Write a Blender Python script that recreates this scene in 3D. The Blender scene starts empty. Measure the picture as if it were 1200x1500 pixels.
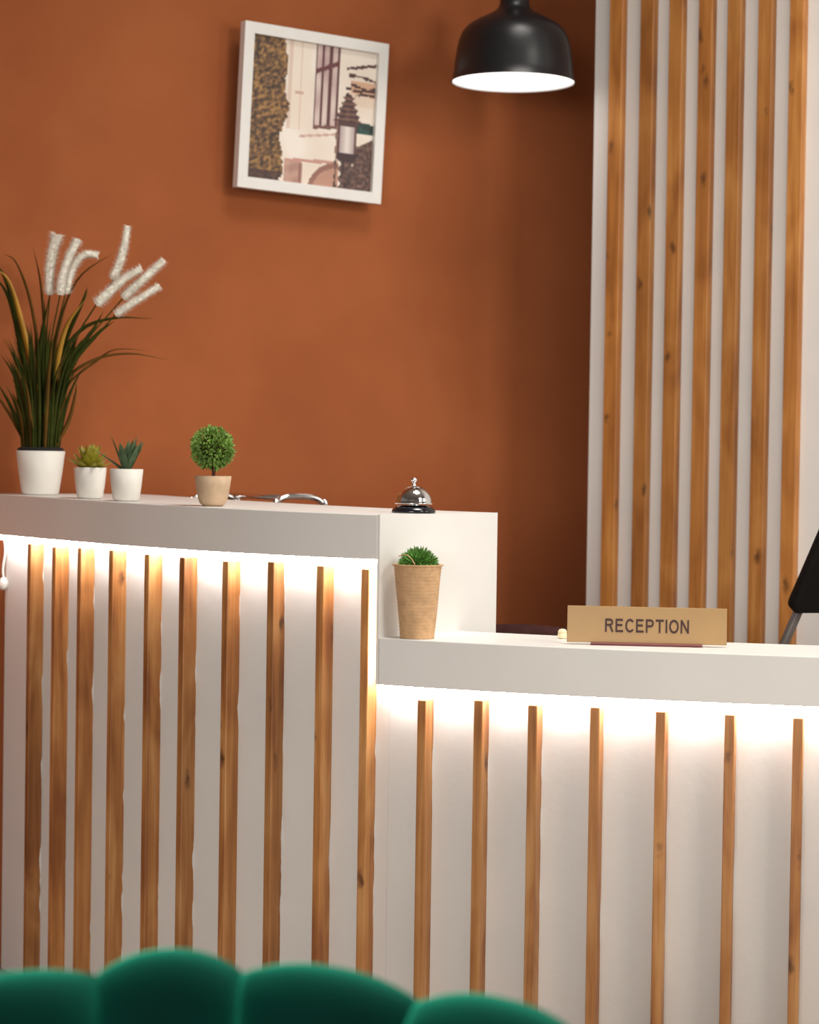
import bpy, bmesh, math, random
from mathutils import Vector, Matrix, noise as mnoise

random.seed(7)
SC = bpy.context.scene
COL = SC.collection

# ------------------------------------------------------------------ camera
F_PX, ZC = 3340.0, 1.195
cam_data = bpy.data.cameras.new('camera')
cam = bpy.data.objects.new('camera', cam_data)
COL.objects.link(cam)
cam_data.sensor_fit = 'VERTICAL'
cam_data.sensor_height = 36.0
cam_data.lens = 36.0 * F_PX / 1500.0
cam_data.dof.use_dof = True
cam_data.dof.focus_distance = 4.22
cam_data.dof.aperture_fstop = 5.0
CR = Matrix.Rotation(math.radians(90 - 1.34), 3, 'X') @ Matrix.Rotation(math.radians(0.85), 3, 'Z')
CP = Vector((0, 0, ZC))
cam.matrix_world = Matrix.Translation(CP) @ CR.to_4x4()
cam_data.clip_start = 0.05
SC.camera = cam

# ------------------------------------------------------------------ world, lights, exposure
SC.view_settings.view_transform = 'Standard'
SC.view_settings.look = 'None'
SC.view_settings.gamma = 1.0
SC.view_settings.use_curve_mapping = False
SC.view_settings.exposure = 0.0
world = bpy.data.worlds.new('world')
SC.world = world
world.use_nodes = True
world.node_tree.nodes['Background'].inputs[0].default_value = (1.0, 0.93, 0.86, 1)
world.node_tree.nodes['Background'].inputs[1].default_value = 0.17


def area_light(name, loc, target, sx, sy, power, colour):
    d = bpy.data.lights.new(name, 'AREA')
    d.shape = 'RECTANGLE'
    d.size, d.size_y, d.energy, d.color = sx, sy, power, colour
    o = bpy.data.objects.new(name, d)
    COL.objects.link(o)
    o.location = loc
    o.rotation_euler = (Vector(target) - Vector(loc)).to_track_quat('-Z', 'Y').to_euler()
    return o


key = area_light('track_light', (3.45, 1.05, 3.4), (0.0, 5.2, 0.9), 1.2, 1.0, 25.5, (1.0, 0.95, 0.86))
key.data.spread = math.radians(95)
area_light('side_window_light', (3.5, 3.3, 1.9), (0.6, 5.4, 1.5), 0.9, 1.7, 26, (1.0, 0.96, 0.89))
panel = area_light('ceiling_panel_light', (0.7, 3.9, 4.05), (0.4, 4.1, 0.0), 1.2, 1.2, 34, (1.0, 0.96, 0.89))
panel.data.spread = math.radians(100)
fill = area_light('lobby_fill_light', (-1.3, -2.2, 1.7), (0.1, 4.4, 0.2), 2.2, 1.4, 31, (1.0, 0.95, 0.89))  # added soft fill from behind the camera, no window modelled there
fill.data.spread = math.radians(75)


# ------------------------------------------------------------------ pixel helper (only used to measure real positions)
def ray(x, y):
    return CR @ Vector(((x - 600) / F_PX, -(y - 750) / F_PX, -1))


def at_depth(x, y, Y):
    d = ray(x, y)
    return CP + d * (Y / d.y)


def at_height(x, y, z):
    d = ray(x, y)
    return CP + d * ((z - ZC) / d.z)


def proj_x(p):
    c = CR.transposed() @ (Vector(p) - CP)
    return 600 + F_PX * c.x / -c.z


# ------------------------------------------------------------------ material helpers
def srgb(r, g, b):
    def f(c):
        c /= 255.0
        return c / 12.92 if c <= 0.04045 else ((c + 0.055) / 1.055) ** 2.4
    return (f(r), f(g), f(b), 1)


class NT:
    def __init__(self, name):
        self.m = bpy.data.materials.new(name)
        self.m.use_nodes = True
        self.t = self.m.node_tree
        self.b = self.t.nodes['Principled BSDF']

    def n(self, kind, **kw):
        nd = self.t.nodes.new(kind)
        for k, v in kw.items():
            if k in nd.inputs:
                nd.inputs[k].default_value = v
            else:
                setattr(nd, k, v)
        return nd

    def l(self, a, b):
        self.t.links.new(a, b)

    def ramp(self, fac, stops):
        r = self.n('ShaderNodeValToRGB')
        e = r.color_ramp.elements
        while len(e) < len(stops):
            e.new(0.5)
        for el, (p, c) in zip(e, stops):
            el.position, el.color = p, c
        self.l(fac, r.inputs[0])
        return r.outputs[0]

    def bump(self, height, strength, dist):
        b = self.n('ShaderNodeBump', Strength=strength, Distance=dist)
        self.l(height, b.inputs['Height'])
        self.l(b.outputs[0], self.b.inputs['Normal'])

    def coords(self, scale=(1, 1, 1), kind='Object'):
        tc = self.n('ShaderNodeTexCoord')
        mp = self.n('ShaderNodeMapping', Scale=scale)
        self.l(tc.outputs[kind], mp.inputs[0])
        return mp.outputs[0]


def plain(name, col, rough=0.5, metal=0.0, var=0.0, scale=20.0, bump=0.0, coat=0.0, sheen=0.0, spec=0.5):
    t = NT(name)
    t.b.inputs['Base Color'].default_value = col
    t.b.inputs['Roughness'].default_value = rough
    t.b.inputs['Metallic'].default_value = metal
    t.b.inputs['Coat Weight'].default_value = coat
    t.b.inputs['Sheen Weight'].default_value = sheen
    t.b.inputs['Specular IOR Level'].default_value = spec
    if var or bump:
        nz = t.n('ShaderNodeTexNoise', Scale=scale, Detail=5.0)
        t.l(t.coords(), nz.inputs['Vector'])
        if var:
            lo = tuple(max(0, c * (1 - var)) for c in col[:3]) + (1,)
            hi = tuple(min(1, c * (1 + var)) for c in col[:3]) + (1,)
            t.l(t.ramp(nz.outputs['Fac'], [(0.3, lo), (0.7, hi)]), t.b.inputs['Base Color'])
        if bump:
            t.bump(nz.outputs['Fac'], bump, 0.004)
    return t.m


def emitter(name, col, strength):
    t = NT(name)
    t.b.inputs['Base Color'].default_value = col
    t.b.inputs['Emission Color'].default_value = col
    t.b.inputs['Emission Strength'].default_value = strength
    return t.m


def wood(name, dark, mid, light, paint=0.0):
    """pine lath: stretched grain along Z, knots, a little white wall paint where it meets the wall (local y = 0)"""
    t = NT(name)
    tc = t.n('ShaderNodeTexCoord')
    info = t.n('ShaderNodeObjectInfo')
    off = t.n('ShaderNodeVectorMath', operation='SCALE')
    off.inputs[0].default_value = (3.1, 7.7, 11.3)
    t.l(info.outputs['Random'], off.inputs['Scale'])
    add = t.n('ShaderNodeVectorMath', operation='ADD')
    t.l(tc.outputs['Object'], add.inputs[0])
    t.l(off.outputs[0], add.inputs[1])
    mp = t.n('ShaderNodeMapping', Scale=(60, 60, 2.2))
    t.l(add.outputs[0], mp.inputs[0])
    # knots distort the grain
    kmp = t.n('ShaderNodeMapping', Scale=(17, 17, 7))
    kw = t.n('ShaderNodeTexNoise', Scale=45.0, Detail=3.0)
    t.l(add.outputs[0], kw.inputs['Vector'])
    kd = t.n('ShaderNodeVectorMath', operation='SCALE')
    kd.inputs['Scale'].default_value = 0.022
    t.l(kw.outputs['Color'], kd.inputs[0])
    ka = t.n('ShaderNodeVectorMath', operation='ADD')
    t.l(add.outputs[0], ka.inputs[0])
    t.l(kd.outputs[0], ka.inputs[1])
    t.l(ka.outputs[0], kmp.inputs[0])
    vor = t.n('ShaderNodeTexVoronoi', Scale=1.0, Randomness=1.0)
    t.l(kmp.outputs[0], vor.inputs['Vector'])
    grain = t.n('ShaderNodeTexNoise', Scale=1.0, Detail=4.0, Roughness=0.6, Distortion=0.8)
    t.l(mp.outputs[0], grain.inputs['Vector'])
    bmp = t.n('ShaderNodeMapping', Scale=(9, 9, 3.2))
    t.l(add.outputs[0], bmp.inputs[0])
    broad = t.n('ShaderNodeTexNoise', Scale=1.0, Detail=2.0, Distortion=1.2)
    t.l(bmp.outputs[0], broad.inputs['Vector'])
    mix = t.n('ShaderNodeMath', operation='MULTIPLY_ADD')
    mix.inputs[1].default_value = 0.45
    t.l(grain.outputs['Fac'], mix.inputs[0])
    half = t.n('ShaderNodeMath', operation='MULTIPLY')
    half.inputs[1].default_value = 0.55
    t.l(broad.outputs['Fac'], half.inputs[0])
    t.l(half.outputs[0], mix.inputs[2])
    col = t.ramp(mix.outputs[0], [(0.37, dark), (0.5, mid), (0.63, light)])
    kf = t.ramp(vor.outputs['Distance'], [(0.05, (0.9, 0.9, 0.9, 1)), (0.17, (0, 0, 0, 1))])
    mk = t.n('ShaderNodeMix', data_type='RGBA')
    mk.inputs['B'].default_value = tuple(c * 0.35 for c in dark[:3]) + (1,)
    t.l(kf, mk.inputs['Factor'])
    t.l(col, mk.inputs['A'])
    out = mk.outputs['Result']
    # per-lath tone
    hs = t.n('ShaderNodeHueSaturation')
    mr = t.n('ShaderNodeMapRange')
    mr.inputs['To Min'].default_value, mr.inputs['To Max'].default_value = 0.8, 1.12
    t.l(info.outputs['Random'], mr.inputs['Value'])
    t.l(mr.outputs[0], hs.inputs['Value'])
    t.l(out, hs.inputs['Color'])
    out = hs.outputs[0]
    if paint:
        sx = t.n('ShaderNodeSeparateXYZ')
        t.l(tc.outputs['Object'], sx.inputs[0])
        pm = t.n('ShaderNodeMapping', Scale=(4, 4, 9))
        t.l(add.outputs[0], pm.inputs[0])
        pn = t.n('ShaderNodeTexNoise', Scale=1.0, Detail=3.0)
        t.l(pm.outputs[0], pn.inputs['Vector'])
        thr = t.n('ShaderNodeMapRange')
        thr.inputs['From Min'].default_value, thr.inputs['From Max'].default_value = 0.48, 0.75
        thr.inputs['To Min'].default_value, thr.inputs['To Max'].default_value = -0.001, paint
        t.l(pn.outputs['Fac'], thr.inputs['Value'])
        neg = t.n('ShaderNodeMath', operation='MULTIPLY')
        neg.inputs[1].default_value = -1
        t.l(sx.outputs['Y'], neg.inputs[0])
        lt = t.n('ShaderNodeMath', operation='LESS_THAN')
        t.l(neg.outputs[0], lt.inputs[0])
        t.l(thr.outputs[0], lt.inputs[1])
        mp2 = t.n('ShaderNodeMix', data_type='RGBA')
        mp2.inputs['B'].default_value = (0.78, 0.76, 0.73, 1)
        t.l(lt.outputs[0], mp2.inputs['Factor'])
        t.l(out, mp2.inputs['A'])
        out = mp2.outputs['Result']
    t.l(out, t.b.inputs['Base Color'])
    t.b.inputs['Roughness'].default_value = 0.5
    t.bump(grain.outputs['Fac'], 0.15, 0.002)
    return t.m


def plaster(name, lo, hi, scale, bump, rough=0.75):
    t = NT(name)
    co = t.coords()
    nz = t.n('ShaderNodeTexNoise', Scale=scale, Detail=6.0, Roughness=0.55)
    t.l(co, nz.inputs['Vector'])
    t.l(t.ramp(nz.outputs['Fac'], [(0.32, lo), (0.68, hi)]), t.b.inputs['Base Color'])
    fine = t.n('ShaderNodeTexNoise', Scale=38.0, Detail=6.0)
    t.l(co, fine.inputs['Vector'])
    t.bump(fine.outputs['Fac'], bump, 0.006)
    t.b.inputs['Roughness'].default_value = rough
    return t.m


M = {}
M['orange'] = plaster('terracotta_plaster', srgb(154, 85, 50), srgb(168, 97, 58), 2.6, 0.10, 0.9)
M['orange'].node_tree.nodes['Principled BSDF'].inputs['Specular IOR Level'].default_value = 0.15
M['white_wall'] = plaster('white_wall_paint', (0.74, 0.71, 0.68, 1), (0.79, 0.76, 0.73, 1), 3.0, 0.12)
M['desk_wall'] = plaster('desk_wall_paint', (0.76, 0.74, 0.715, 1), (0.80, 0.78, 0.755, 1), 4.0, 0.14)
M['white_board'] = plain('white_laminate', (0.80, 0.78, 0.75, 1), 0.42, var=0.02, scale=6)
M['wood'] = wood('pine_lath', srgb(140, 84, 42), srgb(178, 119, 64), srgb(202, 149, 92), paint=0.007)
M['wood_wall'] = wood('pine_wall_lath', srgb(146, 88, 34), srgb(172, 110, 48), srgb(192, 132, 66))
M['led'] = emitter('led_glow', (1.0, 0.94, 0.90, 1), 36.0)
M['cable'] = plain('white_cable', (0.8, 0.78, 0.74, 1), 0.5, var=0.03)
M['black_metal'] = plain('lamp_black', (0.010, 0.010, 0.012, 1), 0.33, var=0.1, scale=40)
M['lamp_in'] = plain('lamp_white_enamel', (0.9, 0.9, 0.9, 1), 0.4, var=0.01)
M['bulb'] = emitter('bulb_glow', (1.0, 0.96, 0.92, 1), 1.8)
M['chrome'] = plain('chrome', (0.82, 0.80, 0.80, 1), 0.10, 1.0, var=0.02)
M['black_gloss'] = plain('black_gloss', (0.008, 0.008, 0.012, 1), 0.15, var=0.1)
M['black_seat'] = plain('black_upholstery', (0.007, 0.006, 0.005, 1), 0.7, var=0.15, scale=60, spec=0.2)
M['grey_tube'] = plain('grey_tube', (0.13, 0.11, 0.105, 1), 0.45, 0.4, var=0.05)
M['pot_white'] = plain('white_pot', (0.80, 0.77, 0.71, 1), 0.45, var=0.02)
M['concrete'] = plain('beige_pot', srgb(196, 168, 138), 0.8, var=0.12, scale=45, bump=0.2)
M['jute'] = plain('jute', srgb(206, 166, 124), 0.9, var=0.13, scale=70, bump=0.5)
M['soil'] = plain('dark_soil', (0.012, 0.009, 0.010, 1), 0.9, var=0.3, scale=80, bump=0.5)
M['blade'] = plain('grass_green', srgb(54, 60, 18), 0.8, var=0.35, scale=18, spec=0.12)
M['blade_brown'] = plain('grass_olive_brown', srgb(98, 70, 28), 0.8, var=0.3, scale=18, spec=0.12)
M['blade_yellow'] = plain('grass_yellow', srgb(176, 128, 30), 0.55, var=0.2, scale=18)
M['plume'] = plain('cream_plume', (1.0, 0.95, 0.87, 1), 0.9, var=0.04, sheen=0.5, scale=90)
M['succ_lime'] = plain('succulent_lime', srgb(150, 142, 40), 0.45, var=0.35, scale=30)
M['succ_blue'] = plain('succulent_blue_green', srgb(84, 104, 74), 0.6, var=0.35, scale=30, spec=0.2)
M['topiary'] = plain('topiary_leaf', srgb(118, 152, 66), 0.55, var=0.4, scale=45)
M['grass'] = plain('pot_grass', srgb(96, 146, 62), 0.55, var=0.4, scale=60)
M['bark'] = plain('brown_stem', srgb(74, 38, 22), 0.8, var=0.2, scale=60)
M['brass'] = plain('gold_plate', srgb(166, 130, 80), 0.42, 0.0, var=0.04, scale=14)
M['ink'] = plain('dark_brown_ink', srgb(62, 30, 22), 0.6, var=0.05)
M['maroon'] = plain('maroon_base', srgb(110, 40, 38), 0.5, var=0.05)
M['frame_white'] = plain('frame_white', (0.82, 0.80, 0.77, 1), 0.45, var=0.02)
M['velvet'] = plain('green_velvet', srgb(0, 33, 28), 0.8, var=0.12, scale=25, sheen=0.95, spec=0.05)
M['velvet'].node_tree.nodes['Principled BSDF'].inputs['Sheen Tint'].default_value = srgb(60, 215, 175)
M['gold_leg'] = plain('gold_leg', (0.75, 0.52, 0.22, 1), 0.25, 1.0, var=0.03)
M['brown_leather'] = plain('brown_leather', srgb(58, 32, 30), 0.8, var=0.2, scale=50, bump=0.2, spec=0.1)
M['cream'] = plain('cream_ceramic', srgb(236, 222, 184), 0.35, var=0.03)
M['floor'] = plaster('floor_stone', srgb(150, 138, 126), srgb(172, 160, 148), 2.0, 0.05, 0.4)
M['ceiling'] = plaster('ceiling_paint', (0.5, 0.48, 0.46, 1), (0.54, 0.52, 0.5, 1), 2.0, 0.05)


# ------------------------------------------------------------------ object helpers
def link(name, me, mat, parent=None, loc=None, rot=None, smooth=False):
    o = bpy.data.objects.new(name, me)
    COL.objects.link(o)
    if mat is not None and not me.materials:
        me.materials.append(mat)
    if parent is not None:
        o.parent = parent
    if loc is not None:
        o.location = loc
    if rot is not None:
        o.rotation_euler = rot
    if smooth:
        for p in me.polygons:
            p.use_smooth = True
    return o


def tag(o, label=None, cat=None, group=None, kind=None):
    if label:
        o['label'] = label
    if cat:
        o['category'] = cat
    if group:
        o['group'] = group
    if kind:
        o['kind'] = kind
    return o


def empty(name, loc, rotz=0.0):
    o = bpy.data.objects.new(name, None)
    COL.objects.link(o)
    o.location = loc
    o.rotation_euler = (0, 0, rotz)
    o.empty_display_size = 0.05
    return o


def mesh(name, v, f):
    me = bpy.data.meshes.new(name)
    me.from_pydata([tuple(p) for p in v], [], f)
    me.update()
    bm = bmesh.new()
    bm.from_mesh(me)
    bmesh.ops.recalc_face_normals(bm, faces=bm.faces)
    bm.to_mesh(me)
    bm.free()
    return me


def box_mesh(name, x0, x1, y0, y1, z0, z1, bevel=0.0, seg=2):
    v = [(x, y, z) for x in (x0, x1) for y in (y0, y1) for z in (z0, z1)]
    f = [(0, 1, 3, 2), (4, 6, 7, 5), (0, 4, 5, 1), (2, 3, 7, 6), (0, 2, 6, 4), (1, 5, 7, 3)]
    me = mesh(name, v, f)
    if bevel:
        bm = bmesh.new()
        bm.from_mesh(me)
        bmesh.ops.bevel(bm, geom=list(bm.edges), offset=bevel, segments=seg, profile=0.5, affect='EDGES')
        bm.to_mesh(me)
        bm.free()
    return me


def lathe(name, prof, seg=40, wob=None):
    """prof: (radius, z) pairs from bottom to top"""
    v, f = [], []
    n = len(prof)
    for i, (r, z) in enumerate(prof):
        for k in range(seg):
            a = 2 * math.pi * k / seg
            rr = r if wob is None else r + wob(a, z, i)
            v.append((rr * math.cos(a), rr * math.sin(a), z))
    for i in range(n - 1):
        for k in range(seg):
            k2 = (k + 1) % seg
            f.append((i * seg + k, i * seg + k2, (i + 1) * seg + k2, (i + 1) * seg + k))
    if prof[0][0] > 1e-5:
        f.append(tuple(range(seg))[::-1])
    if prof[-1][0] > 1e-5:
        f.append(tuple((n - 1) * seg + k for k in range(seg)))
    return mesh(name, v, f)


def tube(name, pts, rad, seg=10, closed=False):
    pts = [Vector(p) for p in pts]
    n = len(pts)
    v, f = [], []
    up = Vector((0, 0, 1))
    prev = None
    for i, p in enumerate(pts):
        if closed:
            t = pts[(i + 1) % n] - pts[i - 1]
        else:
            t = pts[min(i + 1, n - 1)] - pts[max(i - 1, 0)]
        t.normalize()
        if prev is None:
            a = t.cross(up)
            if a.length < 0.1:
                a = t.cross(Vector((1, 0, 0)))
        else:
            a = prev - t * prev.dot(t)
        a.normalize()
        prev = a
        b = t.cross(a)
        r = rad(i / (n - 1)) if callable(rad) else rad
        for k in range(seg):
            an = 2 * math.pi * k / seg
            v.append(p + a * (r * math.cos(an)) + b * (r * math.sin(an)))
    m = n if closed else n - 1
    for i in range(m):
        j = (i + 1) % n
        for k in range(seg):
            k2 = (k + 1) % seg
            f.append((i * seg + k, i * seg + k2, j * seg + k2, j * seg + k))
    if not closed:
        f.append(tuple(range(seg)))
        f.append(tuple((n - 1) * seg + k for k in range(seg)))
    return mesh(name, v, f)


def smooth_path(pts, per=8):
    """Catmull-Rom through points"""
    pts = [Vector(p) for p in pts]
    ext = [pts[0] * 2 - pts[1]] + pts + [pts[-1] * 2 - pts[-2]]
    out = []
    for i in range(1, len(ext) - 2):
        p0, p1, p2, p3 = ext[i - 1:i + 3]
        for k in range(per):
            t = k / per
            out.append(0.5 * ((2 * p1) + (p2 - p0) * t + (2 * p0 - 5 * p1 + 4 * p2 - p3) * t * t
                              + (3 * p1 - p0 - 3 * p2 + p3) * t * t * t))
    out.append(pts[-1])
    return out


# ------------------------------------------------------------------ the room
WA = math.radians(32)                      # terracotta wall runs away to the right
WT = Vector((math.cos(WA), math.sin(WA), 0))
WN = Vector((math.sin(WA), -math.cos(WA), 0))
WO = Vector((0, 5.885, 0))                  # point on the wall face


def prism(name, poly, z0, z1):
    """vertical prism on a plan polygon; z0/z1 may be lists"""
    n = len(poly)
    za = z0 if isinstance(z0, (list, tuple)) else [z0] * n
    zb = z1 if isinstance(z1, (list, tuple)) else [z1] * n
    v = [(p[0], p[1], za[i]) for i, p in enumerate(poly)] + [(p[0], p[1], zb[i]) for i, p in enumerate(poly)]
    f = [(i, (i + 1) % n, n + (i + 1) % n, n + i) for i in range(n)]
    f += [tuple(range(n))[::-1], tuple(range(n, 2 * n))]
    return mesh(name, v, f)


CEIL = 4.1
a, b = WO - WT * 2.6, WO + WT * 3.4
wall_back = link('wall_back', prism('wall_back', [a, b, b - WN * 0.12, a - WN * 0.12], 0, CEIL), M['orange'])
tag(wall_back, 'terracotta orange plastered wall behind the reception counter', kind='structure')
floor = link('floor', box_mesh('floor', -6, 7, -5, 9, -0.1, 0), M['floor'])
tag(floor, 'pale stone lobby floor', kind='structure')
ceiling = link('ceiling', box_mesh('ceiling', -6, 7, -5, 9, CEIL, CEIL + 0.1), M['ceiling'])
tag(ceiling, 'plain painted ceiling above the lobby', kind='structure')

# white slatted wall standing in front of the terracotta wall
PA = math.radians(32)
PT = Vector((math.cos(PA), -math.sin(PA), 0))
PN = Vector((-math.sin(PA), -math.cos(PA), 0))
pe = at_depth(866, 450, 5.72)
PO = Vector((pe.x, pe.y, 0))
q = PO + PT * 3.2
wall_right = link('wall_right', prism('wall_right', [PO, q, q - PN * 0.10, PO - PN * 0.10], 0, CEIL), M['white_wall'])
tag(wall_right, 'white wall faced with upright pine slats beside the terracotta wall', kind='structure')
prot = math.atan2(PT.y, PT.x)
wslat = box_mesh('wall_slat', 0, 0.036, -0.027, 0, 0.0, CEIL - 0.02, 0.0015, 1)
wslat.materials.append(M['wood_wall'])


def on_line(px, y, O, T, off):
    """distance along the wall at which an upright on it crosses picture column px at row y"""
    lo, hi = -1.0, 4.0
    for _ in range(50):
        mid = (lo + hi) / 2
        p = O + T * mid + off
        z = ZC + (672 - y) / F_PX * p.y
        if proj_x((p.x, p.y, z)) < px:
            lo = mid
        else:
            hi = mid
    return lo


for i, px in enumerate((886, 931, 973, 1016, 1058, 1103, 1149)):
    s = on_line(px, 450, PO, PT, PN * 0.027)
    o = link('slat', wslat, None, wall_right, PO + PT * s + Vector((0, 0, 0.01)), (0, 0, prot))

# ------------------------------------------------------------------ reception counter: plan curve of the front edge
TX = [-60, 0, 150, 325, 465, 557, 690, 860, 1060, 1200, 1400]
TH = [60, 58, 54, 44, 35, 30, 24, 19, 15, 13, 11]
C0 = Vector((-0.054, 4.2, 0))
ZT, ZTB, ZL, ZLB = 1.091, 1.008, 0.864, 0.777


def lerp_table(x, xs, ys):
    if x <= xs[0]:
        return ys[0]
    for i in range(len(xs) - 1):
        if x <= xs[i + 1]:
            return ys[i] + (ys[i + 1] - ys[i]) * (x - xs[i]) / (xs[i + 1] - xs[i])
    return ys[-1]


DS = 0.005


def grow(sign, n):
    p = C0.copy()
    th0 = math.radians(lerp_table(557, TX, TH))
    out = [(p.copy(), th0)]
    for _ in range(n):
        x = 600 + F_PX * p.x / p.y + 7
        th = math.radians(lerp_table(x, TX, TH))
        p = p + Vector((math.cos(th), -math.sin(th), 0)) * (DS * sign)
        out.append((p.copy(), th))
    return out


LEFT = grow(-1, 300)      # 1.36 m to the terracotta wall
RIGHT = grow(1, 330)      # 1.65 m to the right


def front(s):
    arr = LEFT if s < 0 else RIGHT
    i = min(int(abs(s) / DS), len(arr) - 2)
    t = abs(s) / DS - i
    p = arr[i][0].lerp(arr[i + 1][0], min(t, 1.0))
    th = arr[i][1] + (arr[i + 1][1] - arr[i][1]) * min(t, 1.0)
    return p, th


END_DIR = Vector((0.605, 0.796, 0))


def inward(s):
    p, th = front(s)
    n = Vector((math.sin(th), math.cos(th), 0))
    if abs(s) < 0.3:
        k = 1 - abs(s) / 0.3
        n = n.lerp(END_DIR, k * k)
        n.normalize()
    return n


def off(s, d):
    return front(s)[0] + inward(s) * d


def rng(s0, s1, step=0.03):
    n = max(2, int(round(abs(s1 - s0) / step)) + 1)
    return [s0 + (s1 - s0) * i / (n - 1) for i in range(n)]


def band(name, s0, s1, d0, d1, z0, z1, bevel=0.0):
    ss = rng(s0, s1)
    poly = [off(s, d0(s) if callable(d0) else d0) for s in ss] + [off(s, d1(s) if callable(d1) else d1) for s in reversed(ss)]
    al = ss + list(reversed(ss))
    zz1 = [z1(s) for s in al] if callable(z1) else z1
    me = prism(name, poly, z0, zz1)
    if bevel:
        bm = bmesh.new()
        bm.from_mesh(me)
        ed = [e for e in bm.edges if len(e.link_faces) == 2 and e.calc_face_angle(0) > 0.6]
        bmesh.ops.bevel(bm, geom=ed, offset=bevel, segments=2, profile=0.5, affect='EDGES')
        bm.to_mesh(me)
        bm.free()
    return me


def top_z(s):
    return ZT + 0.010 * min(1.0, max(0.0, -s / 1.3))


SL, SR = -1.405, 1.60
OV = 0.045      # overhang of the top over the slatted front
tall = empty('reception_counter', (C0.x, C0.y, 0))
tag(tall, 'tall white reception counter curving towards the terracotta wall, with pine slats', 'counter')
low = empty('reception_counter', (C0.x + 0.5, C0.y, 0))
tag(low, 'lower white reception counter carrying the gold sign, with pine slats', 'counter')


def part(name, me, mat, root, **kw):
    o = link(name, me, mat, root, **kw)
    o.matrix_parent_inverse = Matrix.Translation(-root.location)
    return o


part('base_wall', band('tall_base', SL + 0.005, -0.006, OV, OV + 0.09, 0, ZTB), M['desk_wall'], tall)
part('countertop', band('tall_top', SL, -0.005, 0, 0.377, ZTB, top_z, 0.002), M['white_board'], tall)
e0 = C0
t30 = Vector((math.cos(math.radians(30)), -math.sin(math.radians(30)), 0))
pan = [e0 - t30 * 0.005, e0, e0 + END_DIR * 0.377, e0 + END_DIR * 0.377 - t30 * 0.005]
part('side_panel', prism('side_panel', pan, ZLB, ZT), M['white_board'], tall)
part('base_wall', band('low_base', -0.0055, SR, OV, OV + 0.09, 0, ZLB), M['desk_wall'], low)
part('countertop', band('low_top', 0.0005, SR, 0, lambda s: 0.25, ZLB, ZL, 0.002), M['white_board'], low)

SLAT_D, SLAT_W = 0.033, 0.0175


def find_s(px, y, d, s0, s1):
    lo, hi = s0, s1
    for _ in range(50):
        mid = (lo + hi) / 2
        p = off(mid, d)
        z = ZC + (672 - y) / F_PX * p.y
        if proj_x((p.x, p.y, z)) < px:
            lo = mid
        else:
            hi = mid
    return lo


def slats(root, pxs, row, s0, s1, ztop, drops):
    for i, px in enumerate(pxs):
        s = find_s(px, row, OV - SLAT_D, s0, s1)
        p, th = front(s)
        n = Vector((math.sin(th), math.cos(th), 0))
        root_pt = p + n * OV
        h = ztop - drops[i % len(drops)]
        me = box_mesh('slat', 0, SLAT_W, -SLAT_D, 0.0005, 0, h, 0.0012, 1)
        o = part('slat', me, M['wood'], root, loc=root_pt, rot=(0, 0, -th))


slats(tall, (37, 73, 110, 156, 208, 259, 322, 388, 460, 526), 1100, SL, 0, ZTB,
      (0.014, 0.016, 0.013, 0.012, 0.015, 0.016, 0.018, 0.014, 0.017, 0.019))
slats(low, (609, 691, 770, 861, 957, 1058, 1158, 1262, 1366), 1250, 0, SR, ZLB,
      (0.024, 0.018, 0.021, 0.019, 0.021, 0.021, 0.022))


def led_path(pts, bead=0.017, r0=0.0042, r1=0.0058):
    """a beaded light rope along a polyline"""
    L = [0.0]
    for a_, b_ in zip(pts, pts[1:]):
        L.append(L[-1] + (b_ - a_).length)
    tot = L[-1]
    n = int(tot / bead * 5)
    out = []
    j = 0
    for i in range(n + 1):
        d = tot * i / n
        while j < len(L) - 2 and L[j + 1] < d:
            j += 1
        out.append(pts[j].lerp(pts[j + 1], (d - L[j]) / max(1e-9, L[j + 1] - L[j])))
    return out, lambda t: r0 + (r1 - r0) * abs(math.sin(math.pi * t * tot / bead))


def zv(p, z):
    return Vector((p.x, p.y, z))


pts = [zv(off(s, OV - 0.022), ZTB - 0.0065) for s in rng(SL + 0.015, -0.012, 0.02)]
pts += [zv(off(-0.012, OV - 0.012), ZTB - 0.02), zv(off(-0.012, OV - 0.012), ZLB - 0.004)]
pp, rf = led_path(pts)
strip = part('led_strip', tube('led_strip', pp, rf, 8), M['led'], tall, smooth=True)
tag(strip, 'glowing white light rope under the tall countertop')
pts = [zv(off(s, OV - 0.022), ZLB - 0.0065) for s in rng(0.004, SR, 0.02)]
pp, rf = led_path(pts)
strip2 = part('led_strip', tube('led_strip', pp, rf, 8), M['led'], low, smooth=True)
tag(strip2, 'glowing white light rope under the low countertop')
# power lead of the light rope, at the wall end of the tall counter
s = SL + 0.012
ca = zv(off(s, OV - 0.006), 0)
cab = part('power_lead', tube('power_lead', smooth_path([ca + Vector((0, 0, 1.0)), ca + Vector((0.004, -0.004, 0.97)), ca + Vector((-0.002, 0, 0.93)), ca + Vector((0, -0.003, 0.905))], 5), 0.0028, 8), M['cable'], tall, smooth=True)
plug = part('connector', lathe('connector', [(0.004, -0.014), (0.010, -0.010), (0.011, 0.004), (0.008, 0.012), (0.003, 0.015)], 14), M['cable'], tall, loc=ca + Vector((0, -0.004, 0.893)), smooth=True)


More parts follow.
